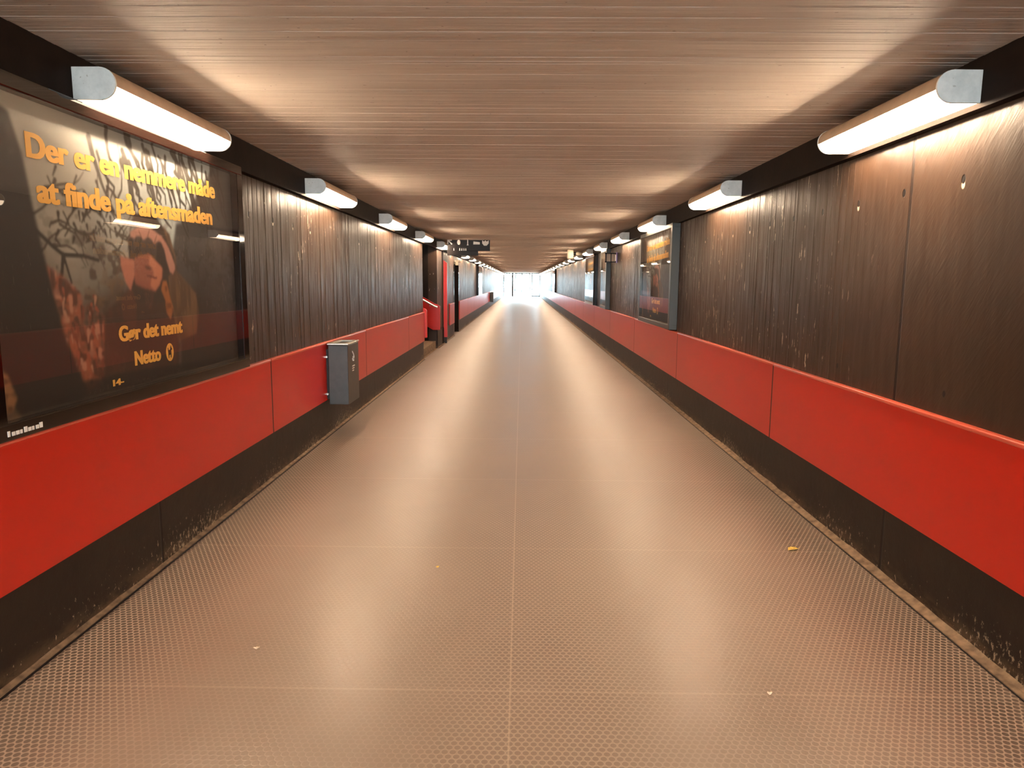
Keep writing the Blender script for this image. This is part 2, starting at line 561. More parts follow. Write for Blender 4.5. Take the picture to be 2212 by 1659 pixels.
def board_profile(y0, y1, amp, wmin, wmax, flat_until=None, groove=1.3):
    pts = []
    y = y0
    while y < y1:
        w = rnd.uniform(wmin, wmax)
        e = min(y + w, y1)
        if y1 - e < 0.02: e = y1
        smooth = flat_until is not None and y < flat_until
        d = 0.0 if smooth else rnd.uniform(-amp, amp)
        t = 0.0 if smooth else rnd.uniform(-amp, amp) * 0.45
        pts.append((y, d - t))
        pts.append((e - 0.004, d + t))
        if not smooth: pts.append((e - 0.002, -amp * groove))
        y = e
    pts.append((y1, 0.0))
    return pts

def profile_wall(bm, side, x, pts, z0, z1, thick=0.2):
    # front surface follows the board profile; back is flat
    y0, y1 = pts[0][0], pts[-1][0]
    lo = [bm.verts.new((x - side * d, y, z0)) for y, d in pts]
    hi = [bm.verts.new((x - side * d, y, z1)) for y, d in pts]
    for i in range(len(pts) - 1):
        bm.faces.new((lo[i], lo[i + 1], hi[i + 1], hi[i]))
    xb = x + side * thick
    b = [bm.verts.new(p) for p in ((xb, y0, z0), (xb, y1, z0), (xb, y1, z1), (xb, y0, z1))]
    bm.faces.new((b[0], b[3], b[2], b[1]))
    bm.faces.new((lo[0], hi[0], b[3], b[0]))
    bm.faces.new((lo[-1], b[1], b[2], hi[-1]))

STAIR_Y0, STAIR_Y1 = 13.88, 16.24
NICHE_Y0, NICHE_Y1 = 17.22, 17.46
DOOR_Y0, DOOR_Y1 = 20.15, 21.75
WALL_AMP = 0.0011
for a, b in ((TUNNEL_START, STAIR_Y0), (STAIR_Y1, NICHE_Y0), (NICHE_Y1, DOOR_Y0), (DOOR_Y1, TUNNEL_END)):
    mb = MB()
    profile_wall(mb.bm, -1, -HALF_W, board_profile(a, b, WALL_AMP, 0.035, 0.10), -0.1, CEIL_Z)
    struct(mb.build('wall_left', M['wall_left']))
mb = MB()
mb.box(-2.1, -2.0, NICHE_Y0, NICHE_Y1, -0.1, CEIL_Z)
mb.box(-2.1, -1.9, DOOR_Y0, DOOR_Y1, 2.05, CEIL_Z)
struct(mb.build('wall_left', M['wall_left']))
mb = MB()
profile_wall(mb.bm, 1, HALF_W, board_profile(TUNNEL_START, TUNNEL_END, WALL_AMP, 0.035, 0.10, 4.1), -0.1, CEIL_Z)
struct(mb.build('wall_right', M['wall_right']))

mb = MB()
pts = board_profile(TUNNEL_START, TUNNEL_END, 0.0013, 0.03, 0.07, None, 0.6)
lo = [mb.bm.verts.new((-HALF_W - 0.1, y, CEIL_Z - d)) for y, d in pts]
hi = [mb.bm.verts.new((HALF_W + 0.1, y, CEIL_Z - d)) for y, d in pts]
for i in range(len(pts) - 1):
    mb.bm.faces.new((lo[i], hi[i], hi[i + 1], lo[i + 1]))
mb.box(-HALF_W - 0.1, HALF_W + 0.1, TUNNEL_START, TUNNEL_END, CEIL_Z + 0.01, CEIL_Z + 0.25)
struct(mb.build('ceiling', M['ceiling']))

BEAM_X, BEAM_Z = 1.85, 2.215
struct(MB().box(-HALF_W, -BEAM_X, TUNNEL_START, TUNNEL_END, BEAM_Z, CEIL_Z).build('trim_1', M['beam']))
struct(MB().box(BEAM_X, HALF_W, TUNNEL_START, TUNNEL_END, BEAM_Z, CEIL_Z).build('trim_2', M['beam']))

# smooth plinth under the red panels
def plinth(side):
    mb = MB()
    segs = ((TUNNEL_START, STAIR_Y0), (STAIR_Y1, NICHE_Y0), (NICHE_Y1, DOOR_Y0), (DOOR_Y1, TUNNEL_END)) if side < 0 else ((TUNNEL_START, TUNNEL_END),)
    for a, b in segs:
        x0, x1 = sorted((side * (HALF_W - 0.007), side * (HALF_W + 0.01)))
        mb.box(x0, x1, a, b, 0.0, 0.40)
    struct(mb.build('trim_3' if side < 0 else 'trim_4', M['plinth']))
plinth(-1)
plinth(1)

# concrete strip in the corner between rubber and wall
def kerb(side):
    mb = MB()
    segs = ((TUNNEL_START, STAIR_Y0), (STAIR_Y1, NICHE_Y0), (NICHE_Y1, DOOR_Y0), (DOOR_Y1, TUNNEL_END)) if side < 0 else ((TUNNEL_START, TUNNEL_END),)
    w = 0.028 if side < 0 else 0.05
    for a, b in segs:
        n = max(2, int((b - a) / 0.12))
        rows = []
        for i in range(n + 1):
            y = a + (b - a) * i / n
            k = rnd.uniform(0.8, 1.2)
            rows.append([mb.bm.verts.new((side * q[0], y, q[1])) for q in ((HALF_W - w, 0.0), (HALF_W - w, 0.006), (HALF_W - w * 0.45, 0.010 * k), (HALF_W + 0.005, 0.030 * k), (HALF_W + 0.005, 0.0))])
        for i in range(n):
            for j in range(4):
                mb.bm.faces.new((rows[i][j], rows[i + 1][j], rows[i + 1][j + 1], rows[i][j + 1]))
        mb.bm.faces.new(rows[0])
        mb.bm.faces.new(list(reversed(rows[-1])))
    return struct(mb.build('baseboard_left' if side < 0 else 'baseboard_right', M['kerb']))
kerb(-1)
kerb(1)
# dark open joint between rubber and concrete strip
mb = MB()
for a, b in ((TUNNEL_START, STAIR_Y0), (STAIR_Y1, NICHE_Y0), (NICHE_Y1, DOOR_Y0), (DOOR_Y1, TUNNEL_END)):
    mb.box(-1.8722, -1.860, a, b, -0.001, 0.0016)
struct(mb.build('trim_5', M['black']))
struct(MB().box(1.843, 1.8502, TUNNEL_START, TUNNEL_END, -0.001, 0.0016).build('trim_6', M['black']))

# ------------------------------------------------------------------ stairway off the left wall
def stairway():
    x_end, rise, run, n = -6.2, 0.165, 0.30, 13
    mb = MB()
    prof = [(-1.902, -0.1), (-1.902, 0.0)]
    for k in range(n):
        x1 = -1.94 - run * k
        prof += [(x1, rise * k), (x1, rise * (k + 1))]
    prof += [(x1 - run, rise * n), (x1 - run, -0.1)]
    mb.prism(prof, 'y', STAIR_Y0 + 0.002, STAIR_Y1 - 0.002)
    st = mb.build('stone_stairs', M['kerb'])
    tag(st, 'concrete stair flight rising through the opening in left wall', 'stairs')
    for nm, q in (('wall_stairs_near', (x_end, -2.1, STAIR_Y0 - 0.2, STAIR_Y0, -0.1, 4.6)), ('wall_stairs_far', (x_end, -2.1, STAIR_Y1, STAIR_Y1 + 0.2, -0.1, 4.6)),
                  ('wall_stairs_end', (x_end - 0.2, x_end, STAIR_Y0 - 0.2, STAIR_Y1 + 0.2, -0.1, 4.6)), ('ceiling_stairs', (x_end - 0.2, -2.0, STAIR_Y0 - 0.2, STAIR_Y1 + 0.2, 4.6, 4.8)),
                  ('wall_stairs_top', (-2.1, -2.01, STAIR_Y0 - 0.2, STAIR_Y1 + 0.2, CEIL_Z + 0.26, 4.6))):
        struct(MB().box(*q).build(nm, M['dark']))
    def panel(ya, yb, label):
        sl = rise / run
        xe = -1.83
        L = 3.6
        prof = [(xe, 0.42), (xe, 0.93)]
        for q in range(1, 5):
            a = PI / 2 * q / 4
            prof.append((xe - 0.05 * (1 - math.cos(a)), 0.93 + 0.05 * math.sin(a)))
        prof += [(xe - 0.10, 1.00), (xe - L, 1.00 + sl * (L - 0.10)), (xe - L, 0.44 + sl * (L - 0.14)), (xe - 0.16, 0.42)]
        r = empty('stair_side_panel', (xe, (ya + yb) / 2, 0.0))
        tag(r, label, 'panel', 'red side panels of the stairway')
        mb = MB()
        mb.prism([(x - xe, z) for x, z in prof], 'y', ya - (ya + yb) / 2, yb - (ya + yb) / 2, 0.006)
        mb.build('board', M['red'], r)
        return r, xe, sl
    panel(STAIR_Y0 + 0.01, STAIR_Y0 + 0.08, 'red sloping stair side panel at near side of the opening')
    r, xe, sl = panel(STAIR_Y1 - 0.08, STAIR_Y1 - 0.01, 'red sloping stair side panel behind the steel handrail')
    h = empty('handrail', (-1.88, STAIR_Y1 - 0.15, 0.93))
    tag(h, 'straight steel handrail running up along the red stair panel', 'handrail')
    L = 3.0
    h.location.y -= 0.002
    MB().tube([(0, 0, 0), (-0.06, 0, 0.02), (-L, 0, 0.02 + sl * (L - 0.06))], 0.021, 14).build('rail', M['steel'], h, True, 40)
    for q in (0.17, 1.2, 2.2):
        z = 0.02 + sl * (q - 0.06)
        MB().tube([(-q, 0, z - 0.01), (-q, 0.02, z - 0.05), (-q, 0.0695, z - 0.06)], 0.008, 8).build('bracket', M['steel'], h, True, 40)
stairway()

# ------------------------------------------------------------------ red enamel panels along both walls
PANEL_P, PANEL_Y0 = 3.30, 5.31
PANEL_Z0, PANEL_Z1 = 0.362, 0.915
def red_panels():
    def one(side, a, b, label):
        r = empty('wall_panel', (side * (HALF_W - 0.0), (a + b) / 2, PANEL_Z0))
        tag(r, label, 'panel', 'red enamel panels along the %s wall' % ('left' if side < 0 else 'right'))
        h = (b - a) / 2 - 0.011
        t = 0.030
        x0, x1 = sorted((-side * -0.004, -side * t))
        H = PANEL_Z1 - PANEL_Z0
        m = MB().box(x0, x1, -h, h, 0, H - 0.006).build('sheet', M['red'], r)
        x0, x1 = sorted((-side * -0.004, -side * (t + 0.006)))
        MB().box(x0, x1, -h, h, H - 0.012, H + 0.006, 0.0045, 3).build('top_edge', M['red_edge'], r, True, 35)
        x0, x1 = sorted((-side * -0.002, -side * (t - 0.0006)))
        MB().box(x0, x1, h - 0.001, h + 0.021, 0.002, H - 0.001).build('joint_strip', M['black'], r)
        return r
    # left wall
    segs = []
    y = PANEL_Y0 - PANEL_P * 3
    cuts = [PANEL_Y0 + PANEL_P * k for k in range(-1, 24)]
    def runs(lo, hi):
        out = []
        c = [lo] + [q for q in cuts if lo + 0.3 < q < hi - 0.3] + [hi]
        for i in range(len(c) - 1): out.append((c[i], c[i + 1]))
        return out
    left = runs(-1.3, STAIR_Y0 - 0.02) + runs(18.85, DOOR_Y0 - 0.02) + runs(DOOR_Y1 + 0.05, TUNNEL_END - 0.3)
    right = runs(-1.3, TUNNEL_END - 0.3)
    for side, lst, nm in ((-1, left, 'left'), (1, right, 'right')):
        vis = 0
        for a, b in lst:
            if b <= 2.4:
                continue
            one(side, a, b, 'red enamel wall panel low on the %s wall, %s counting from the camera' % (nm, ORD[vis]))
            vis += 1
red_panels()

# ------------------------------------------------------------------ tunnel lamps
LAMP_Y0, LAMP_P, LAMP_L = 3.06, 3.19, 1.19
def make_lamp():
    r = empty('tunnel_lamp', (0, 0, 0))
    W, H, R = 0.178, 0.125, 0.0625
    cx, cz = W - R, R
    h = LAMP_L / 2
    split = math.radians(-12)
    def arc(a0, a1, rr, n):
        return [(cx + rr * math.cos(a0 + (a1 - a0) * i / n), cz + rr * math.sin(a0 + (a1 - a0) * i / n)) for i in range(n + 1)]
    # lit diffuser: lower nose and flat underside
    d = [(0.002, 0.0)] + arc(-PI / 2, split, R - 0.001, 5)
    mb = MB()
    va = [mb.bm.verts.new((x, -h + 0.012, z)) for x, z in d]
    vb = [mb.bm.verts.new((x, h - 0.012, z)) for x, z in d]
    for i in range(len(d) - 1):
        mb.bm.faces.new((va[i], va[i + 1], vb[i + 1], vb[i]))
    mb.build('diffuser', M['glow'], r)
    mb = MB()
    ring = [(0.112 + 0.013 * math.cos(2 * PI * k / 8), 0.026 + 0.013 * math.sin(2 * PI * k / 8)) for k in range(8)]
    mb.prism(ring, 'y', -h + 0.04, h - 0.04)
    mb.build('tube', M['tube'], r)
    # opaque upper housing
    u = [(0.0, 0.046), (0.04, 0.055), (0.165, 0.055)] + arc(split + 0.03, PI / 2, R, 9) + [(0.0, H)]
    MB().prism(u, 'y', -h + 0.010, h - 0.010).build('housing', M['hood'], r, True, 35)
    c = [(0.0, -0.002)] + arc(-PI / 2, PI / 2, R + 0.002, 14) + [(0.0, H + 0.002)]
    MB().prism(c, 'y', -h, -h + 0.012, 0.002).build('end_cap', M['cap'], r)
    MB().prism(c, 'y', h - 0.012, h, 0.002).build('end_cap', M['cap'], r)
    return r
lamp0 = make_lamp()
LAMP_Z = 2.237
first = True
for side, nm in ((-1, 'left'), (1, 'right')):
    vis = 0
    for k in range(-6, 23):
        y = LAMP_Y0 + LAMP_P * k + LAMP_L / 2
        if y < TUNNEL_START + 0.7 or y > TUNNEL_END - 0.7: continue
        o = lamp0 if first else copy_tree(lamp0)
        first = False
        o.location = (side * BEAM_X, y, LAMP_Z)
        o.rotation_euler = (0, 0, 0 if side < 0 else PI)
        if k < 0:
            tag(o, 'strip lamp high on the %s wall behind the viewer, %s back' % (nm, ORD[-k - 1]), 'lamp', 'strip lamps behind the viewer')
        else:
            tag(o, 'lit strip lamp high on the %s wall, %s counting from the camera' % (nm, ORD[vis]), 'lamp', 'strip lamps along the %s wall' % nm)
            vis += 1
ART = {
    'under': [(-0.15, 1.70), (0.0, 1.78), (0.25, 1.74), (0.32, 1.55), (0.27, 1.38), (-0.12, 1.40), (-0.16, 1.5)],
    'head': [(-0.076, 1.817), (0.097, 1.833), (0.211, 1.756), (0.244, 1.676), (0.173, 1.679), (0.138, 1.728), (0.049, 1.764), (-0.115, 1.743), (-0.147, 1.682), (-0.117, 1.776)],
    'hand': [(-0.129, 1.726), (-0.073, 1.746), (0.01, 1.764), (0.048, 1.758), (0.112, 1.739), (0.165, 1.723), (0.217, 1.685), (0.255, 1.642), (0.292, 1.58), (0.288, 1.552), (0.264, 1.534), (0.235, 1.544), (0.206, 1.599), (0.191, 1.653), (0.161, 1.692), (0.134, 1.697), (0.091, 1.682), (0.061, 1.703), (0.03, 1.714), (-0.011, 1.693), (-0.034, 1.71), (-0.071, 1.711), (-0.097, 1.697), (-0.126, 1.702)],
    'wrist': [(-0.23, 1.611), (-0.139, 1.599), (-0.11, 1.596), (-0.112, 1.527), (-0.158, 1.452), (-0.189, 1.483), (-0.208, 1.517), (-0.225, 1.563)],
    'shade': [(-0.127, 1.698), (-0.097, 1.697), (-0.034, 1.71), (-0.011, 1.693), (0.03, 1.714), (0.091, 1.682), (0.161, 1.692), (0.195, 1.626), (0.209, 1.565), (0.191, 1.537), (0.146, 1.57), (0.107, 1.593), (0.057, 1.618), (0.033, 1.633), (-0.071, 1.617), (-0.145, 1.602), (-0.153, 1.657)],
    'face': [(-0.109, 1.603), (-0.058, 1.623), (0.033, 1.633), (0.082, 1.605), (0.12, 1.583), (0.159, 1.564), (0.146, 1.516), (0.113, 1.476), (0.069, 1.446), (0.03, 1.453), (-0.04, 1.463), (-0.112, 1.483), (-0.112, 1.533)],
    'cheek': [(0.039, 1.63), (0.082, 1.605), (0.156, 1.571), (0.146, 1.516), (0.113, 1.476), (0.069, 1.447), (0.026, 1.476), (0.044, 1.515), (0.073, 1.536), (0.025, 1.574)],
    'mouth': [(-0.007, 1.527), (0.045, 1.524), (0.104, 1.514), (0.083, 1.507), (0.005, 1.517)],
    'nose': [(-0.014, 1.573), (0.025, 1.571), (0.063, 1.559), (0.022, 1.55), (-0.009, 1.557)],
    'hair': [(0.186, 1.778), (0.252, 1.735), (0.305, 1.626), (0.303, 1.552), (0.405, 1.496), (0.521, 1.429), (0.542, 1.322), (0.502, 1.203), (0.288, 1.182), (0.235, 1.363), (0.216, 1.451), (0.218, 1.52), (0.287, 1.545), (0.29, 1.629), (0.232, 1.696)],
    'braid': [(0.151, 1.496), (0.193, 1.496), (0.225, 1.398), (0.249, 1.355), (0.212, 1.297), (0.173, 1.337), (0.167, 1.4), (0.131, 1.452)],
    'coat': [(-0.156, 1.464), (-0.124, 1.486), (-0.04, 1.463), (0.069, 1.446), (0.149, 1.482), (0.226, 1.468), (0.288, 1.182), (0.267, 0.945), (-0.426, 1.044), (-0.386, 1.355)],
    'trunk': [(-1.116, 2.176), (-0.935, 2.111), (-0.89, 2.097), (-0.835, 1.963), (-0.796, 1.767), (-0.753, 1.579), (-0.675, 1.287), (-0.549, 1.042), (-0.589, 0.989), (-0.959, 0.999), (-0.991, 1.04), (-1.033, 1.181), (-1.243, 1.206)],
    'leaf1': [(-0.761, 1.561), (-0.647, 1.509), (-0.532, 1.433), (-0.56, 1.337), (-0.668, 1.343), (-0.732, 1.419)],
    'leaf2': [(-0.698, 1.344), (-0.504, 1.393), (-0.303, 1.303), (-0.288, 1.111), (-0.552, 1.022), (-0.629, 1.17)],
    'skyR': [(-0.185, 2.237), (1.216, 2.2), (1.23, 2.318), (-0.179, 2.278)],
    'cornerleaf': [(-1.051, 1.183), (-1.012, 1.161), (-0.975, 1.071), (-1.005, 1.025), (-1.076, 1.021)],
    'dark_right': [(0.394, 1.812), (0.895, 2.22), (1.548, 2.218), (1.391, 0.883), (0.296, 1.017), (0.34, 1.386), (0.26, 1.613), (0.33, 1.80)],
    'low': [(-0.959, 0.999), (-0.544, 1.081), (-0.172, 1.075), (1.406, 1.011), (1.383, 0.819), (-1.02, 0.908)],
}

def poster_pixels(W=440, H=244, x0=-1.085, x1=1.085, z0=0.99, z1=2.17):
    rs = np.random.RandomState(3)
    gx, gz = np.meshgrid(x0 + (np.arange(W) + 0.5) / W * (x1 - x0), z0 + (np.arange(H) + 0.5) / H * (z1 - z0))
    img = np.zeros((H, W, 3))
    def lin(c):
        c = np.array(c) / 255.0
        return np.where(c < 0.04045, c / 12.92, ((c + 0.055) / 1.055) ** 2.4)
    def blur(a, n=1):
        for _ in range(n):
            p = np.pad(a, ((1, 1), (1, 1)) + ((0, 0),) * (a.ndim - 2), mode='edge')
            a = (p[:-2, 1:-1] + p[2:, 1:-1] + p[1:-1, :-2] + p[1:-1, 2:] + 2 * p[1:-1, 1:-1]) / 6.0
        return a
    def noise(fx, fz, seed):
        r = np.random.RandomState(seed)
        nx, nz = int(abs(x1 - x0) * fx) + 3, int((z1 - z0) * fz) + 3
        g = r.rand(nz, nx)
        u = (gx - x0) * fx; v = (gz - z0) * fz
        i = u.astype(int); j = v.astype(int)
        a = u - i; b = v - j
        a = a * a * (3 - 2 * a); b = b * b * (3 - 2 * b)
        return (g[j, i] * (1 - a) + g[j, i + 1] * a) * (1 - b) + (g[j + 1, i] * (1 - a) + g[j + 1, i + 1] * a) * b
    def poly(pts):
        inside = np.zeros((H, W), bool)
        n = len(pts)
        for k in range(n):
            xa, za = pts[k]; xb, zb = pts[(k + 1) % n]
            if za == zb: continue
            cond = (za > gz) != (zb > gz)
            xi = xa + (gz - za) / (zb - za) * (xb - xa)
            inside ^= cond & (gx < xi)
        return inside.astype(float)
    def over(mask, col):
        nonlocal img
        c = lin(col) if not isinstance(col, np.ndarray) else col
        img = img * (1 - mask[..., None]) + c * mask[..., None]
    def stroke(pts, w0, w1, col):
        m = np.zeros((H, W))
        for k in range(len(pts) - 1):
            (xa, za), (xb, zb) = pts[k], pts[k + 1]
            L2 = (xb - xa) ** 2 + (zb - za) ** 2 + 1e-9
            t = np.clip(((gx - xa) * (xb - xa) + (gz - za) * (zb - za)) / L2, 0, 1)
            d = np.hypot(gx - xa - t * (xb - xa), gz - za - t * (zb - za))
            w = w0 + (w1 - w0) * (k + t) / (len(pts) - 1)
            m = np.maximum(m, np.clip((w - d) / 0.004 + 0.5, 0, 1))
        over(m, col)
    # pale sky, greyer and bluer to the upper middle
    f = np.clip((gx + 0.6) / 1.2, 0, 1)[..., None]
    img = lin((160, 154, 142)) * (1 - f) + lin((178, 190, 194)) * f
    img *= (0.85 + 0.3 * noise(5, 5, 1))[..., None]
    # wood behind: murky brown and green
    low = np.clip((1.70 - 0.10 * gx - gz + 0.25 * (noise(6, 6, 2) - 0.5)) / 0.35, 0, 1)
    over(low * 0.92, (74, 54, 36))
    m = np.clip((noise(22, 26, 4) - 0.55) * 6, 0, 1) * low
    over(m * 0.6, (110, 84, 54))
    # leaf blots against the sky
    up = np.clip((noise(14, 18, 5) * 0.6 + noise(40, 48, 6) * 0.5 - 0.60) * 8, 0, 1)
    edge = np.clip((1.9 - gz) / 0.3, 0.0, 1) * np.clip((gx + 0.95) / 0.35, 0, 1)
    over(up * edge * 0.85, (70, 56, 42))
    # drooping twigs in the upper middle
    r = random.Random(11)
    for k in range(46):
        x = r.uniform(-0.45, 0.95)
        z = r.uniform(2.0, 2.21)
        pts = [(x, z)]
        for q in range(5):
            x += r.uniform(-0.01, 0.06); z -= r.uniform(0.02, 0.075)
            pts.append((x, z))
        stroke(pts, r.uniform(0.008, 0.020), 0.006, (74, 68, 60))
    for k in range(26):
        x = r.uniform(-0.85, -0.1)
        z = r.uniform(1.55, 1.95)
        pts = [(x, z)]
        a = r.uniform(-0.6, 0.6)
        for q in range(5):
            a += r.uniform(-0.6, 0.6)
            x += 0.05 * math.cos(a); z += 0.05 * math.sin(a)
            pts.append((x, z))
        stroke(pts, 0.007, 0.002, (66, 54, 40))
    stroke([(-0.80, 1.69), (-0.70, 1.63), (-0.64, 1.60), (-0.50, 1.60), (-0.40, 1.585)], 0.010, 0.008, (46, 36, 26))
    stroke([(-0.64, 1.60), (-0.66, 1.52), (-0.74, 1.45)], 0.012, 0.006, (46, 36, 26))
    stroke([(-0.64, 1.60), (-0.60, 1.49)], 0.008, 0.006, (46, 36, 26))
    for k in range(60):
        x = r.uniform(-0.7, -0.25); z = r.uniform(1.65, 1.95)
        stroke([(x, z), (x + r.uniform(-.03, .03), z - r.uniform(0.01, 0.04))], r.uniform(0.004, 0.012), 0.004, (60, 46, 34))
    # dark crown over the right half
    dr = blur(poly(ART['dark_right']), 10)
    over(dr * 0.93, (44, 30, 22))
    # rusty autumn leaves at lower left
    for nm, sd in (('leaf1', 8), ('leaf2', 9)):
        mk = blur(poly(ART[nm]), 8)
        nz = noise(26, 26, sd) * 0.6 + noise(60, 60, sd + 20) * 0.4
        over(mk * np.clip(nz * 1.8 - 0.25, 0, 1), (158, 88, 58))
        over(mk * np.clip((noise(34, 20, sd + 40) - 0.62) * 8, 0, 1) * 0.9, (188, 130, 104))
        over(mk * np.clip((noise(30, 26, sd + 60) - 0.6) * 7, 0, 1) * 0.8, (54, 28, 18))
    for k in range(110):
        x = r.uniform(-0.70, -0.15); z = 1.40 - (x + 0.7) * 0.35 + r.uniform(-0.32, 0.12)
        if z < 1.0: continue
        c = r.choice(((150, 78, 52), (120, 60, 40), (176, 128, 104), (90, 44, 28)))
        stroke([(x, z), (x + r.uniform(-.015, .02), z - r.uniform(0.015, 0.05))], r.uniform(0.006, 0.014), 0.003, c)
    # the girl: coat, head, face, hands, hair
    def put(nm, col, soft=2, a=1.0, vary=None):
        mk = blur(poly(ART[nm]), soft) * a
        over(mk, col)
        if vary:
            nz = noise(vary[0], vary[1], vary[2])
            over(mk * np.clip((nz - 0.5) * 4, 0, 1) * 0.7, vary[3])
    put('coat', (64, 38, 25), 5, 0.95, (16, 8, 31, (92, 52, 32)))
    put('under', (58, 40, 29), 4)
    put('head', (62, 44, 32), 4)
    put('hair', (112, 82, 52), 4, 1.0, (34, 7, 33, (72, 48, 30)))
    put('braid', (165, 100, 50), 2, 1.0, (30, 34, 34, (104, 58, 30)))
    put('face', (142, 82, 64), 3)
    put('cheek', (190, 120, 92), 4)
    put('shade', (50, 33, 25), 3)
    put('nose', (92, 48, 38), 3)
    put('mouth', (104, 44, 34), 1)
    put('wrist', (178, 112, 92), 2)
    put('hand', (178, 126, 110), 2)
    for p in (((-0.034, 1.71), (-0.05, 1.735)), ((0.03, 1.714), (0.05, 1.745)), ((0.091, 1.685), (0.12, 1.725))):
        stroke(p, 0.006, 0.003, (128, 82, 68))
    # blurred trunk close to the lens on the left
    put('trunk', (36, 23, 16), 6)
    put('cornerleaf', (150, 108, 70), 2, 1.0, (40, 40, 35, (70, 44, 26)))
    put('low', (34, 24, 17), 6, 0.9)
    img = blur(img, 1) * 0.82
    return W, H, x0, x1, z0, z1, np.clip(img, 0, 1)

def print_mesh():
    W, H, x0, x1, z0, z1, img = poster_pixels()
    xs = np.linspace(x0, x1, W); zs = np.linspace(z0, z1, H)
    gx, gz = np.meshgrid(xs, zs)
    co = np.zeros((W * H, 3)); co[:, 0] = gx.ravel(); co[:, 2] = gz.ravel()
    idx = np.arange(W * H).reshape(H, W)
    quads = np.stack([idx[:-1, :-1], idx[:-1, 1:], idx[1:, 1:], idx[1:, :-1]], -1).reshape(-1, 4)
    me = bpy.data.meshes.new('print')
    me.vertices.add(W * H); me.vertices.foreach_set('co', co.ravel())
    n = len(quads)
    me.loops.add(n * 4); me.loops.foreach_set('vertex_index', quads.ravel().astype(np.int32))
    me.polygons.add(n)
    me.polygons.foreach_set('loop_start', np.arange(0, n * 4, 4, dtype=np.int32))
    me.update(calc_edges=True)
    at = me.color_attributes.new('print_colour', 'FLOAT_COLOR', 'POINT')
    at.data.foreach_set('color', np.concatenate([img.reshape(-1, 3), np.ones((W * H, 1))], 1).astype(np.float32).ravel())
    me.materials.append(M['print'])
    return me
PRINT = print_mesh()

def text_mesh(name, body, size, bold=0.0, space=1.0, sx=1.0, depth=0.0006, align='LEFT'):
    cu = bpy.data.curves.new(name, 'FONT')
    cu.body = body
    cu.size = size
    cu.offset = bold
    cu.space_character = space
    cu.extrude = depth
    cu.align_x = align
    cu.resolution_u = 4
    ob = bpy.data.objects.new(name, cu)
    COL.objects.link(ob)
    bpy.context.view_layer.update()
    me = bpy.data.meshes.new_from_object(ob.evaluated_get(bpy.context.evaluated_depsgraph_get()))
    bpy.data.objects.remove(ob)
    bpy.data.curves.remove(cu)
    me.transform(Matrix.Diagonal((sx, 1, 1, 1)))
    me.name = name
    me.materials.clear()
    return me
def mesh_width(me):
    xs = [v.co.x for v in me.vertices]
    return min(xs), max(xs)
def fit_text(name, body, size, xa, xb, bold):
    me = text_mesh(name, body, size, bold, 1.0)
    # heavier strokes: the same outlines laid side by side
    bm = bmesh.new()
    for k, q in enumerate((-0.030, 0.0, 0.030)):
        tmp = me.copy()
        tmp.transform(Matrix.Translation((q * size, 0.0, 0.00004 * k)))
        bm.from_mesh(tmp)
        bpy.data.meshes.remove(tmp)
    bm.to_mesh(me)
    bm.free()
    a, b = mesh_width(me)
    me.transform(Matrix.Translation((-a, 0, 0)))
    me.transform(Matrix.Diagonal(((xb - xa) / (b - a), 1, 1, 1)))
    me.transform(Matrix.Rotation(PI / 2, 4, 'X'))
    me.materials.append(M['letter'])
    return me

CASE_W, CASE_Z0, CASE_Z1, CASE_D = 2.35, 0.935, 2.222, 0.10
TXT = {}
TXT['line1'] = fit_text('heading', 'Der er en nemmere m\u00e5de', 0.128, -0.815, 0.845, 0.0030)
TXT['line2'] = fit_text('heading', 'at finde p\u00e5 aftensmaden', 0.128, -0.775, 0.79, 0.0030)
TXT['slogan'] = fit_text('slogan', 'G\u00f8r det nemt', 0.098, -0.285, 0.335, 0.0024)
TXT['shop'] = fit_text('shop_name', 'Netto', 0.094, -0.165, 0.085, 0.0024)
TXT['small'] = fit_text('small_print', '14-', 0.040, -0.36, -0.27, 0.0010)

def emblem(parent, x, z, y):
    # yellow oval with a small terrier cut out in black
    W, H = 0.040, 0.047
    ring = [(x + W * math.cos(2 * PI * k / 32), z + H * math.sin(2 * PI * k / 32)) for k in range(32)]
    e = MB().prism(ring, 'y', y - 0.0006, y + 0.0004).build('emblem', M['letter'], parent)
    dog = [(-.42, -.62), (-.30, -.62), (-.26, -.30), (.10, -.26), (.16, -.60), (.30, -.60), (.32, -.10), (.30, .18), (.52, .22), (.55, .36), (.36, .48), (.30, .72), (.16, .58), (.08, .30), (-.30, .20), (-.44, .52), (-.54, .46), (-.46, .06)]
    pts = [(x + W * 1.05 * a, z + H * 1.05 * b) for a, b in dog]
    MB().prism(pts, 'y', y - 0.0014, y - 0.0007).build('dog_mark', M['black'], e)
    return e

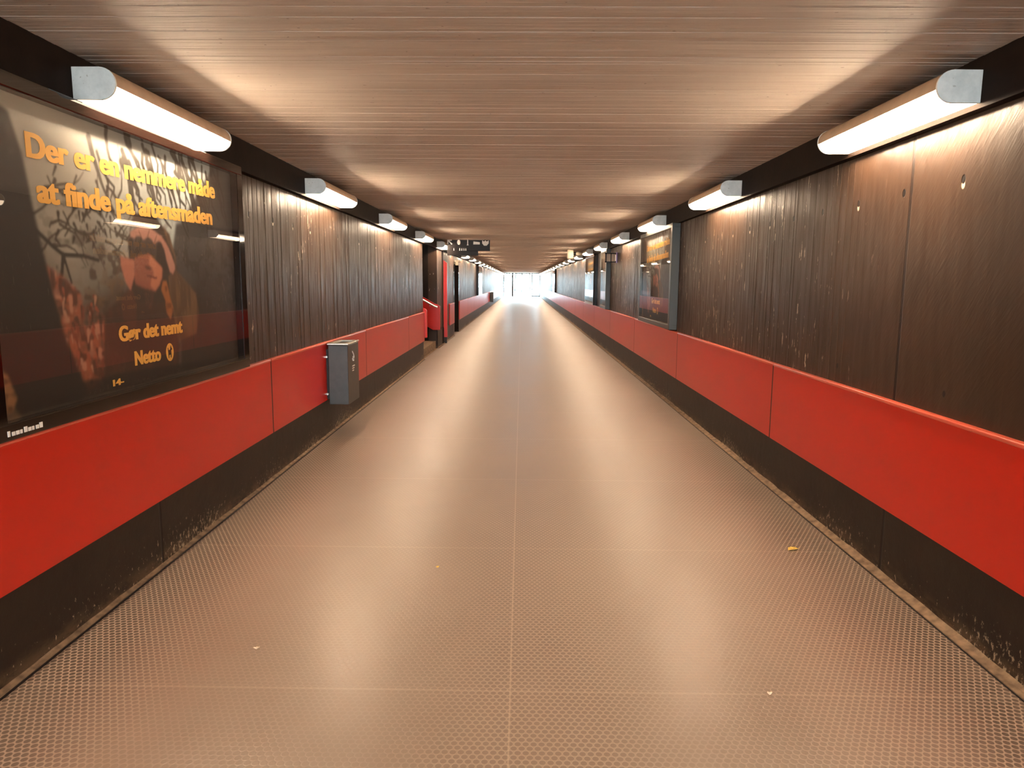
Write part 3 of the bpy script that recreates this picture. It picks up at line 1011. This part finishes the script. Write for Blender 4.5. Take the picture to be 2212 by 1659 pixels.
def poster_case(loc, rz, label, width=CASE_W, advert=True, frame='case', writing=True):
    r = empty('poster_case', loc, rz)
    tag(r, label, 'poster case', 'glazed poster cases on the tunnel walls')
    w = width / 2
    z0, z1, D = CASE_Z0, CASE_Z1, CASE_D
    sd, bt, tp = 0.085, 0.062, 0.058
    mb = MB()
    mb.box(-w, w, 0, D, z0, z0 + bt, 0.006)
    mb.box(-w, w, 0, D, z1 - tp, z1, 0.006)
    mb.box(-w, -w + sd, 0.0005, D, z0 + bt - 0.004, z1 - tp + 0.004, 0.004)
    mb.box(w - sd, w, 0.0005, D, z0 + bt - 0.004, z1 - tp + 0.004, 0.004)
    mb.build('frame', M[frame], r)
    MB().box(-w + sd, w - sd, 0.048, 0.062, z0 + bt, z1 - tp).build('back_board', M['backing'], r)
    MB().box(-w + sd - 0.004, w - sd + 0.004, 0.003, 0.007, z0 + bt - 0.003, z1 - tp + 0.003).build('glass_pane', M['glass'], r)
    if advert:
        p = mesh_obj('print', PRINT, None, r)
        p.location = (0, 0.043, 0)
        if writing:
            def put(k, x, z, tilt=0.0):
                o = mesh_obj(TXT[k].name, TXT[k], None, p)
                o.location = (x, -0.0012, z)
                o.rotation_euler = (0, -tilt, 0)
            put('line1', -0.815, 1.955, 0.020)
            put('line2', -0.775, 1.795, 0.022)
            put('slogan', -0.285, 1.222)
            put('shop', -0.165, 1.098)
            put('small', -0.36, 1.025)
            emblem(p, 0.180, 1.128, -0.0012)
    else:
        me = MB().box(-w + sd + 0.03, w - sd - 0.03, 0.040, 0.0475, z0 + bt + 0.02, z1 - tp - 0.02).build('print', M['amber' if advert is None else 'door'], r)
    return r
pc = poster_case((-1.80, 3.545, 0), PI / 2, 'large glazed advert of a girl shading her eyes, nearest on the left wall')
npl = MB()
for k in range(9):
    x = -1.10 + k * 0.021
    npl.box(x, x + (0.016 if k % 3 else 0.011), -0.002, 0.001, 0.952, 0.966 + (0.006 if k in (0, 4, 8) else 0))
npl.build('maker_plate', M['white'], pc)
poster_case((1.80, 8.80 + CASE_W / 2, 0), -PI / 2, 'glazed advert with orange heading in grey frame, first poster on right wall', frame='case_grey')
poster_case((1.80, 15.55 + 0.55, 0), -PI / 2, 'narrow glazed case on the right wall, just beyond the small projecting sign', width=1.10, advert=False, frame='case_grey')
poster_case((1.80, 18.25 + CASE_W / 2, 0), -PI / 2, 'glazed advert with orange heading in black frame, right wall past the narrow case', frame='case')
poster_case((1.80, 39.9 + CASE_W / 2, 0), -PI / 2, 'last poster case on right wall, its glass white with daylight', frame='case', advert=False)
poster_case((-1.80, 30.4 + CASE_W / 2, 0), PI / 2, 'far poster case on left wall, its glass white with daylight', frame='case', advert=False)

# ------------------------------------------------------------------ litter bins
def litter_bin(y, label):
    r = empty('litter_bin', (-HALF_W, y, 0.32))
    tag(r, label, 'bin', 'grey wall bins on the left side')
    h = 0.225
    x0, x1 = 0.055, 0.245
    MB().box(x0, x1, -h, h, 0, 0.575, 0.006).build('body', M['bin'], r)
    mb = MB()
    mb.box(x0 - 0.008, x1 + 0.006, -h - 0.006, -h + 0.05, 0.577, 0.592, 0.003)
    mb.box(x0 - 0.008, x1 + 0.006, h - 0.05, h + 0.006, 0.577, 0.592, 0.003)
    mb.box(x0 - 0.008, x0 + 0.04, -h + 0.05, h - 0.05, 0.577, 0.592, 0.003)
    mb.box(x1 - 0.04, x1 + 0.006, -h + 0.05, h - 0.05, 0.577, 0.592, 0.003)
    mb.build('lid', M['steel'], r)
    MB().box(0.0, x0 + 0.004, -h + 0.03, h - 0.03, 0.05, 0.53).build('wall_bracket', M['black'], r)
    for z in (0.10, 0.46):
        MB().tube([(0.036, -h + 0.035, z), (0.036, -h + 0.012, z)], 0.010, 10).build('bolt', M['steel'], r, True, 40)
    # white pictogram of a hand dropping litter, with small lines below
    mb = MB()
    x = x1 + 0.001
    pts = [(x, -0.05, 0.50), (x, -0.01, 0.475), (x, 0.02, 0.44), (x, 0.0, 0.405), (x, -0.035, 0.41), (x, -0.05, 0.43)]
    mb.tube(pts, 0.006, 8)
    mb.box(x - 0.001, x + 0.001, -0.03, -0.005, 0.43, 0.452)
    for k in range(3):
        mb.box(x - 0.001, x + 0.001, -0.055, 0.045 - 0.02 * k, 0.35 - 0.022 * k, 0.361 - 0.022 * k)
    mb.build('pictogram', M['white'], r)
    return r
litter_bin(7.03, 'dark grey metal litter bin on the left wall beyond the girl poster')
litter_bin(42.6, 'small far grey bin low on the left wall beyond the stairs')

# ------------------------------------------------------------------ signs
def hanging_sign():
    r = empty('hanging_sign', (-1.27, 16.1, 2.15))
    tag(r, 'black direction sign with white pictograms hanging from the ceiling by stairs', 'sign')
    MB().box(-0.385, 0.56, 0, 0.09, 0.03, 0.262, 0.004).build('box', M['black'], r)
    MB().box(-0.385, 0.30, 0.004, 0.086, -0.075, 0.03, 0.003).build('lower_box', M['black'], r)
    y = -0.002
    def flat(name, polys, mat='white'):
        mb = MB()
        for p in polys: mb.prism(p, 'y', y, 0.002)
        return mb.build(name, M[mat], r)
    sx = 1550 / 16.1
    def X(px): return (px - 1127) / sx + 1.27
    def Zp(py): return 1.505 - (py - 611.5) / sx - 2.15
    c, zc = X(973.5), Zp(529)
    s = 0.055
    flat('arrow', [[(c - s, zc + s), (c + s * .8, zc + s), (c + s * .8, zc + s * .6), (c - s * .6, zc + s * .6)], [(c - s, zc + s), (c - s, zc - s * .8), (c - s * .6, zc - s * .8), (c - s * .6, zc + s)],
                   [(c - s * .75, zc + s * .45), (c - s * .4, zc + s * .8), (c + s * 1.05, zc - s * .65), (c + s * .7, zc - s)]])
    c = X(992.5)
    flat('round_mark', [[(c + 0.036 * math.cos(2 * PI * k / 20), zc + 0.055 * math.sin(2 * PI * k / 20)) for k in range(20)]], 'white')
    flat('amber_edge', [[(c + 0.030 * math.cos(-1.0 + 2 * k / 8), zc - .008 + 0.048 * math.sin(-1.0 + 2 * k / 8)) for k in range(9)] + [(c + 0.036 * math.cos(1.0 - 2 * k / 8), zc - .008 + 0.055 * math.sin(1.0 - 2 * k / 8)) for k in range(9)]], 'amber')
    c = X(1011.5)
    flat('person_mark', [[(c - 0.009, zc - 0.045), (c + 0.009, zc - 0.045), (c + 0.009, zc + 0.04), (c - 0.009, zc + 0.04)], [(c - 0.02, zc - 0.065), (c + 0.02, zc - 0.065), (c + 0.012, zc - 0.045), (c - 0.012, zc - 0.045)], [(c - 0.022, zc + 0.08), (c + 0.022, zc + 0.08), (c + 0.009, zc + 0.045), (c - 0.009, zc + 0.045)]])
    c = X(1030.5)
    flat('train_mark', [[(c - 0.075, zc - 0.045), (c + 0.07, zc - 0.045), (c + 0.07, zc + 0.005), (c - 0.07, zc + 0.02)]])
    c = X(1049)
    flat('shield_mark', [[(c - 0.07, zc - 0.02), (c - 0.03, zc - 0.07), (c + 0.03, zc - 0.07), (c + 0.075, zc - 0.02), (c + 0.075, zc + 0.045), (c + 0.03, zc + 0.02), (c, zc + 0.045), (c - 0.03, zc + 0.02), (c - 0.07, zc + 0.045)]])
    z = Zp(543.5)
    for px in (982, 994.5, 999, 1003.5, 1007.5):
        q = X(px)
        flat('letter_stroke', [[(q - 0.012, z - 0.03), (q + 0.012, z - 0.03), (q + 0.004, z + 0.025), (q - 0.004, z + 0.025)]])
    for q in (-0.3, 0.08, 0.45):
        MB().tube([(q, 0.045, 0.255), (q, 0.045, CEIL_Z - 2.15 + 0.004)], 0.012, 8).build('hanger', M['black'], r)
hanging_sign()

def projecting_sign():
    r = empty('projecting_sign', (HALF_W, 14.45, 1.90))
    tag(r, 'small framed sign box projecting from right wall beyond the first poster', 'sign')
    mb = MB()
    mb.box(-0.25, 0.0, 0, 0.05, 0.0, 0.022)
    mb.box(-0.25, 0.0, 0, 0.05, 0.165, 0.187)
    for x in (-0.25, -0.145, -0.02):
        mb.box(x, x + (0.03 if x < -0.2 else 0.02), 0, 0.05, 0.0, 0.187)
    mb.build('frame', M['case'], r)
    MB().box(-0.235, -0.01, 0.02, 0.03, 0.01, 0.175).build('face', M['door'], r)
    MB().box(-0.035, -0.012, -0.008, 0.058, -0.01, 0.2, 0.003).build('purple_edge', M['purple'], r)
    MB().box(-0.05, -0.038, -0.006, 0.05, 0.03, 0.15).build('white_edge', M['white'], r)
projecting_sign()

def ceiling_camera():
    r = empty('ceiling_camera', (1.36, 20.5, CEIL_Z))
    tag(r, 'cream surveillance camera hanging from the ceiling near right wall', 'camera')
    MB().box(-0.085, 0.085, -0.08, 0.10, -0.27, 0.0, 0.03, 3).build('housing', M['cream'], r, True, 35)
    MB().tube([(0.08, 0.0, -0.115), (0.165, 0.0, -0.115)], 0.042, 14).build('joint', M['black'], r, True, 40)
    MB().tube([(0.155, 0.0, -0.11), (0.21, 0, -0.115), (0.33, 0.0, -0.13)], [0.045, 0.055, 0.04], 14).build('body', M['cream'], r, True, 40)
ceiling_camera()

def red_board():
    r = empty('upright_red_board', (-HALF_W, 17.58, 0.15))
    tag(r, 'tall narrow red upright board on left wall just past the stairs', 'board')
    MB().prism([(-0.04, 0), (0.085, 0), (0.085, 1.80), (-0.04, 1.90)], 'y', 0.0, 0.05, 0.004).build('board', M['red'], r)
    MB().box(-0.04, 0.075, 0.012, 0.04, -0.15, 0.004).build('foot', M['black'], r)
red_board()

def side_door():
    d = empty('door_1', (-2.02, (DOOR_Y0 + DOOR_Y1) / 2, 0))
    struct(d)
    h = (DOOR_Y1 - DOOR_Y0) / 2
    MB().box(-0.04, 0.0, -h + 0.06, h - 0.06, 0.0, 1.99).build('leaf', M['door'], d)
    mb = MB()
    mb.box(-0.08, 0.13, -h, -h + 0.06, 0.0, 2.05)
    mb.box(-0.08, 0.13, h - 0.06, h, 0.0, 2.05)
    mb.box(-0.08, 0.13, -h + 0.06, h - 0.06, 1.99, 2.05)
    mb.build('frame', M['case'], d)
    MB().tube([(0.0, -h + 0.16, 1.02), (0.05, -h + 0.16, 1.02), (0.05, -h + 0.28, 1.02)], 0.010, 8).build('handle', M['steel'], d)
    s = empty('door_sign', (-HALF_W, 20.95, 1.98))
    tag(s, 'small cream sign bracket on left wall above the recessed door', 'sign')
    MB().box(-0.02, 0.10, -0.45, 0.45, 0.075, 0.12, 0.004).build('arm', M['cream'], s)
    MB().box(0.02, 0.09, -0.42, -0.20, -0.02, 0.075, 0.004).build('plate', M['cream'], s)
side_door()

# ------------------------------------------------------------------ glazed exit at the far end
def exit_front():
    w = empty('window_1', (0, TUNNEL_END, 0))
    struct(w)
    mb = MB()
    mb.box(-1.9, 1.9, -0.05, 0.05, 2.34, CEIL_Z)
    for x, t in ((-1.86, 0.08), (-0.95, 0.16), (0.01, 0.09), (1.07, 0.10), (1.86, 0.08)):
        mb.box(x - t / 2, x + t / 2, -0.05, 0.05, 0.0, 2.36)
    mb.build('frame', M['frame_grey'], w)
    mb = MB()
    mb.box(-0.87, -0.035, -0.03, 0.03, 0.0, 0.05)
    mb.box(1.12, 1.82, -0.04, 0.04, 0.0, 0.11)
    mb.box(-1.82, -1.03, -0.03, 0.03, 0.0, 0.04)
    mb.build('sill', M['blue'], w)
    for a, b in ((-1.82, -1.03), (-0.87, -0.035), (1.12, 1.82)):
        MB().box(a, b, -0.005, 0.005, 0.05, 2.36).build('pane', M['doorglass'], w)
    r = empty('exit_sign', (-1.55, TUNNEL_END - 0.6, 2.03))
    tag(r, 'small pale sign hanging on a rod before the far glass exit', 'sign')
    MB().box(-0.25, 0.05, 0, 0.03, 0.0, 0.20).build('plate', M['cream'], r)
    MB().tube([(0.03, 0.015, 0.20), (0.03, 0.015, 0.392)], 0.018, 8).build('rod', M['frame_grey'], r)
exit_front()

# ------------------------------------------------------------------ outside beyond both ends
struct(MB().box(-40, 40, TUNNEL_END, 190, -0.2, -0.01).build('ground_exit', M['paving']))
struct(MB().box(-40, 40, -60, TUNNEL_START, -0.2, -0.01).build('ground_entrance', M['paving']))

def tree(x, y, h, seed, label):
    r = random.Random(seed)
    t = empty('tree', (x, y, -0.01))
    tag(t, label, 'tree', 'trees outside the far exit')
    mb = MB()
    top = Vector((r.uniform(-.3, .3), 0, h * 0.62))
    mb.tube([(0, 0, 0), (0.05, 0, h * 0.3), top], [0.16, 0.12, 0.07], 10)
    limbs = []
    for k in range(7):
        a = r.uniform(0, 2 * PI)
        p = Vector((0.05, 0, h * (0.3 + 0.045 * k)))
        q = p + Vector((math.cos(a) * h * 0.24, math.sin(a) * h * 0.24, h * 0.22))
        mb.tube([p, (p + q) / 2 + Vector((0, 0, 0.15)), q], [0.06, 0.04, 0.02], 6)
        limbs.append(q)
    limbs.append(top)
    mb.build('trunk', M['bark'], t, True)
    mb = MB()
    for k in range(1500):
        c = r.choice(limbs)
        d = Vector((r.gauss(0, 1), r.gauss(0, 1), r.gauss(0, 0.8))) * h * 0.10
        p = c + d
        u = Vector((r.gauss(0, 1), r.gauss(0, 1), r.gauss(0, 1))).normalized() * 0.13
        v = u.orthogonal().normalized() * 0.07
        f = [mb.bm.verts.new(p + q) for q in (-u, v, u, -v)]
        mb.bm.faces.new(f)
    mb.build('crown', M['leaf'], t)
tree(-2.6, 104, 6.5, 1, 'green leafy tree seen through the far left glass pane')
tree(-1.1, 118, 7.0, 2, 'pale distant tree behind second glass pane of the exit')
tree(1.4, 126, 7.5, 3, 'faint distant tree seen through the open exit doorway')

def bicycle(x, y, rz, label):
    b = empty('bicycle', (x, y, -0.01), rz)
    tag(b, label, 'bicycle', 'bicycles parked outside the exit')
    for q in (-0.52, 0.52):
        w = MB().ring((q, 0, 0.34), 0.32, 0.022, 'y').build('wheel', M['rubber'], b, True)
        mb = MB()
        for k in range(8):
            a = PI * k / 8
            mb.tube([(q + 0.31 * math.cos(a), 0, 0.34 + 0.31 * math.sin(a)), (q - 0.31 * math.cos(a), 0, 0.34 - 0.31 * math.sin(a))], 0.003, 5)
        mb.build('spokes', M['steel'], w)
    mb = MB()
    P = dict(r=(-0.52, 0, 0.34), bb=(-0.08, 0, 0.30), st=(-0.22, 0, 0.82), hd=(0.34, 0, 0.84), hb=(0.37, 0, 0.72), f=(0.52, 0, 0.34))
    for a, c in (('r', 'bb'), ('r', 'st'), ('bb', 'st'), ('bb', 'hb'), ('st', 'hd'), ('hd', 'hb'), ('hb', 'f')):
        mb.tube([P[a], P[c]], 0.02, 8)
    mb.build('frame', M['blue'], b, True, 40)
    MB().tube([(0.22, -0.28, 0.98), (0.33, -0.22, 1.0), (0.33, 0, 0.98), (0.33, 0.22, 1.0), (0.22, 0.28, 0.98)], 0.014, 8).tube([(0.34, 0, 0.83), (0.33, 0, 0.98)], 0.016, 8).build('handlebar', M['steel'], b, True)
    MB().prism([(-0.38, -0.08), (-0.36, 0.08), (-0.1, 0.02), (-0.1, -0.02)], 'z', 0.88, 0.94, 0.012).build('saddle', M['rubber'], b)
    MB().tube([(-0.08, -0.1, 0.30), (-0.08, 0.1, 0.30)], 0.02, 8).build('crank', M['steel'], b)
bicycle(-1.75, 82.0, 0.5, 'blue bicycle parked outside behind the far left glass pane')
bicycle(-0.78, 85.0, 1.0, 'blue bicycle parked outside behind the second glass pane')
bicycle(0.75, 92.0, 0.2, 'blue bicycle standing outside beyond the open exit doorway')

# ------------------------------------------------------------------ litter on the floor
def scrap(name, x, y, s, mat, label, cat, seed, group=None):
    r = random.Random(seed)
    mb = MB()
    n = 9
    ring = []
    c = mb.bm.verts.new((0, 0, 0.006 + r.uniform(0, .006)))
    for k in range(n):
        a = 2 * PI * k / n
        q = s * r.uniform(0.6, 1.1)
        ring.append(mb.bm.verts.new((q * math.cos(a), q * 0.7 * math.sin(a), r.uniform(0.001, 0.010))))
    for k in range(n):
        mb.bm.faces.new((c, ring[k], ring[(k + 1) % n]))
    o = mb.build(name, mat)
    sm = o.modifiers.new('thickness', 'SOLIDIFY')
    sm.thickness = 0.0012
    o.location = (x, y, 0.001)
    o.rotation_euler = (0, 0, r.uniform(0, 6))
    return tag(o, label, cat, group)

def fallen_leaf():
    mb = MB()
    out = [(-0.035, 0.0), (-0.022, 0.016), (0.0, 0.021), (0.02, 0.013), (0.036, 0.0), (0.02, -0.013), (0.0, -0.021), (-0.022, -0.016)]
    mid = [mb.bm.verts.new((x, 0, 0.004)) for x in (-0.035, -0.022, 0.0, 0.02, 0.036)]
    up = [mb.bm.verts.new((x, y, 0.012)) for x, y in out[1:4]]
    dn = [mb.bm.verts.new((x, -y, 0.013)) for x, y in out[1:4]]
    for side in (up, dn):
        mb.bm.faces.new((mid[0], mid[1], side[0]))
        mb.bm.faces.new((mid[1], mid[2], side[1], side[0]))
        mb.bm.faces.new((mid[2], mid[3], side[2], side[1]))
        mb.bm.faces.new((mid[3], mid[4], side[2]))
    o = mb.build('fallen_leaf', M['dryleaf'])
    s = o.modifiers.new('thickness', 'SOLIDIFY'); s.thickness = 0.001
    o.location = (1.563, 3.945, 0.0)
    o.rotation_euler = (0, 0, 0.35)
    tag(o, 'yellow dry leaf on the rubber floor near the right wall', 'leaf')
    MB().tube([(0.034, 0, 0.004), (0.052, 0.006, 0.006)], 0.0012, 6).build('stalk', M['dryleaf'], o)
fallen_leaf()
scrap('paper_scrap', -1.081, 2.759, 0.014, M['paper'], 'pale round paper scrap on the floor at lower left', 'litter', 1)
scrap('paper_scrap', -0.433, 3.624, 0.013, M['dryleaf'], 'tiny yellow scrap on the floor left of the centre joint', 'litter', 2)
scrap('paper_scrap', 0.93, 2.48, 0.013, M['paper'], 'tiny white scrap lying on the cross joint right of centre', 'litter', 4)
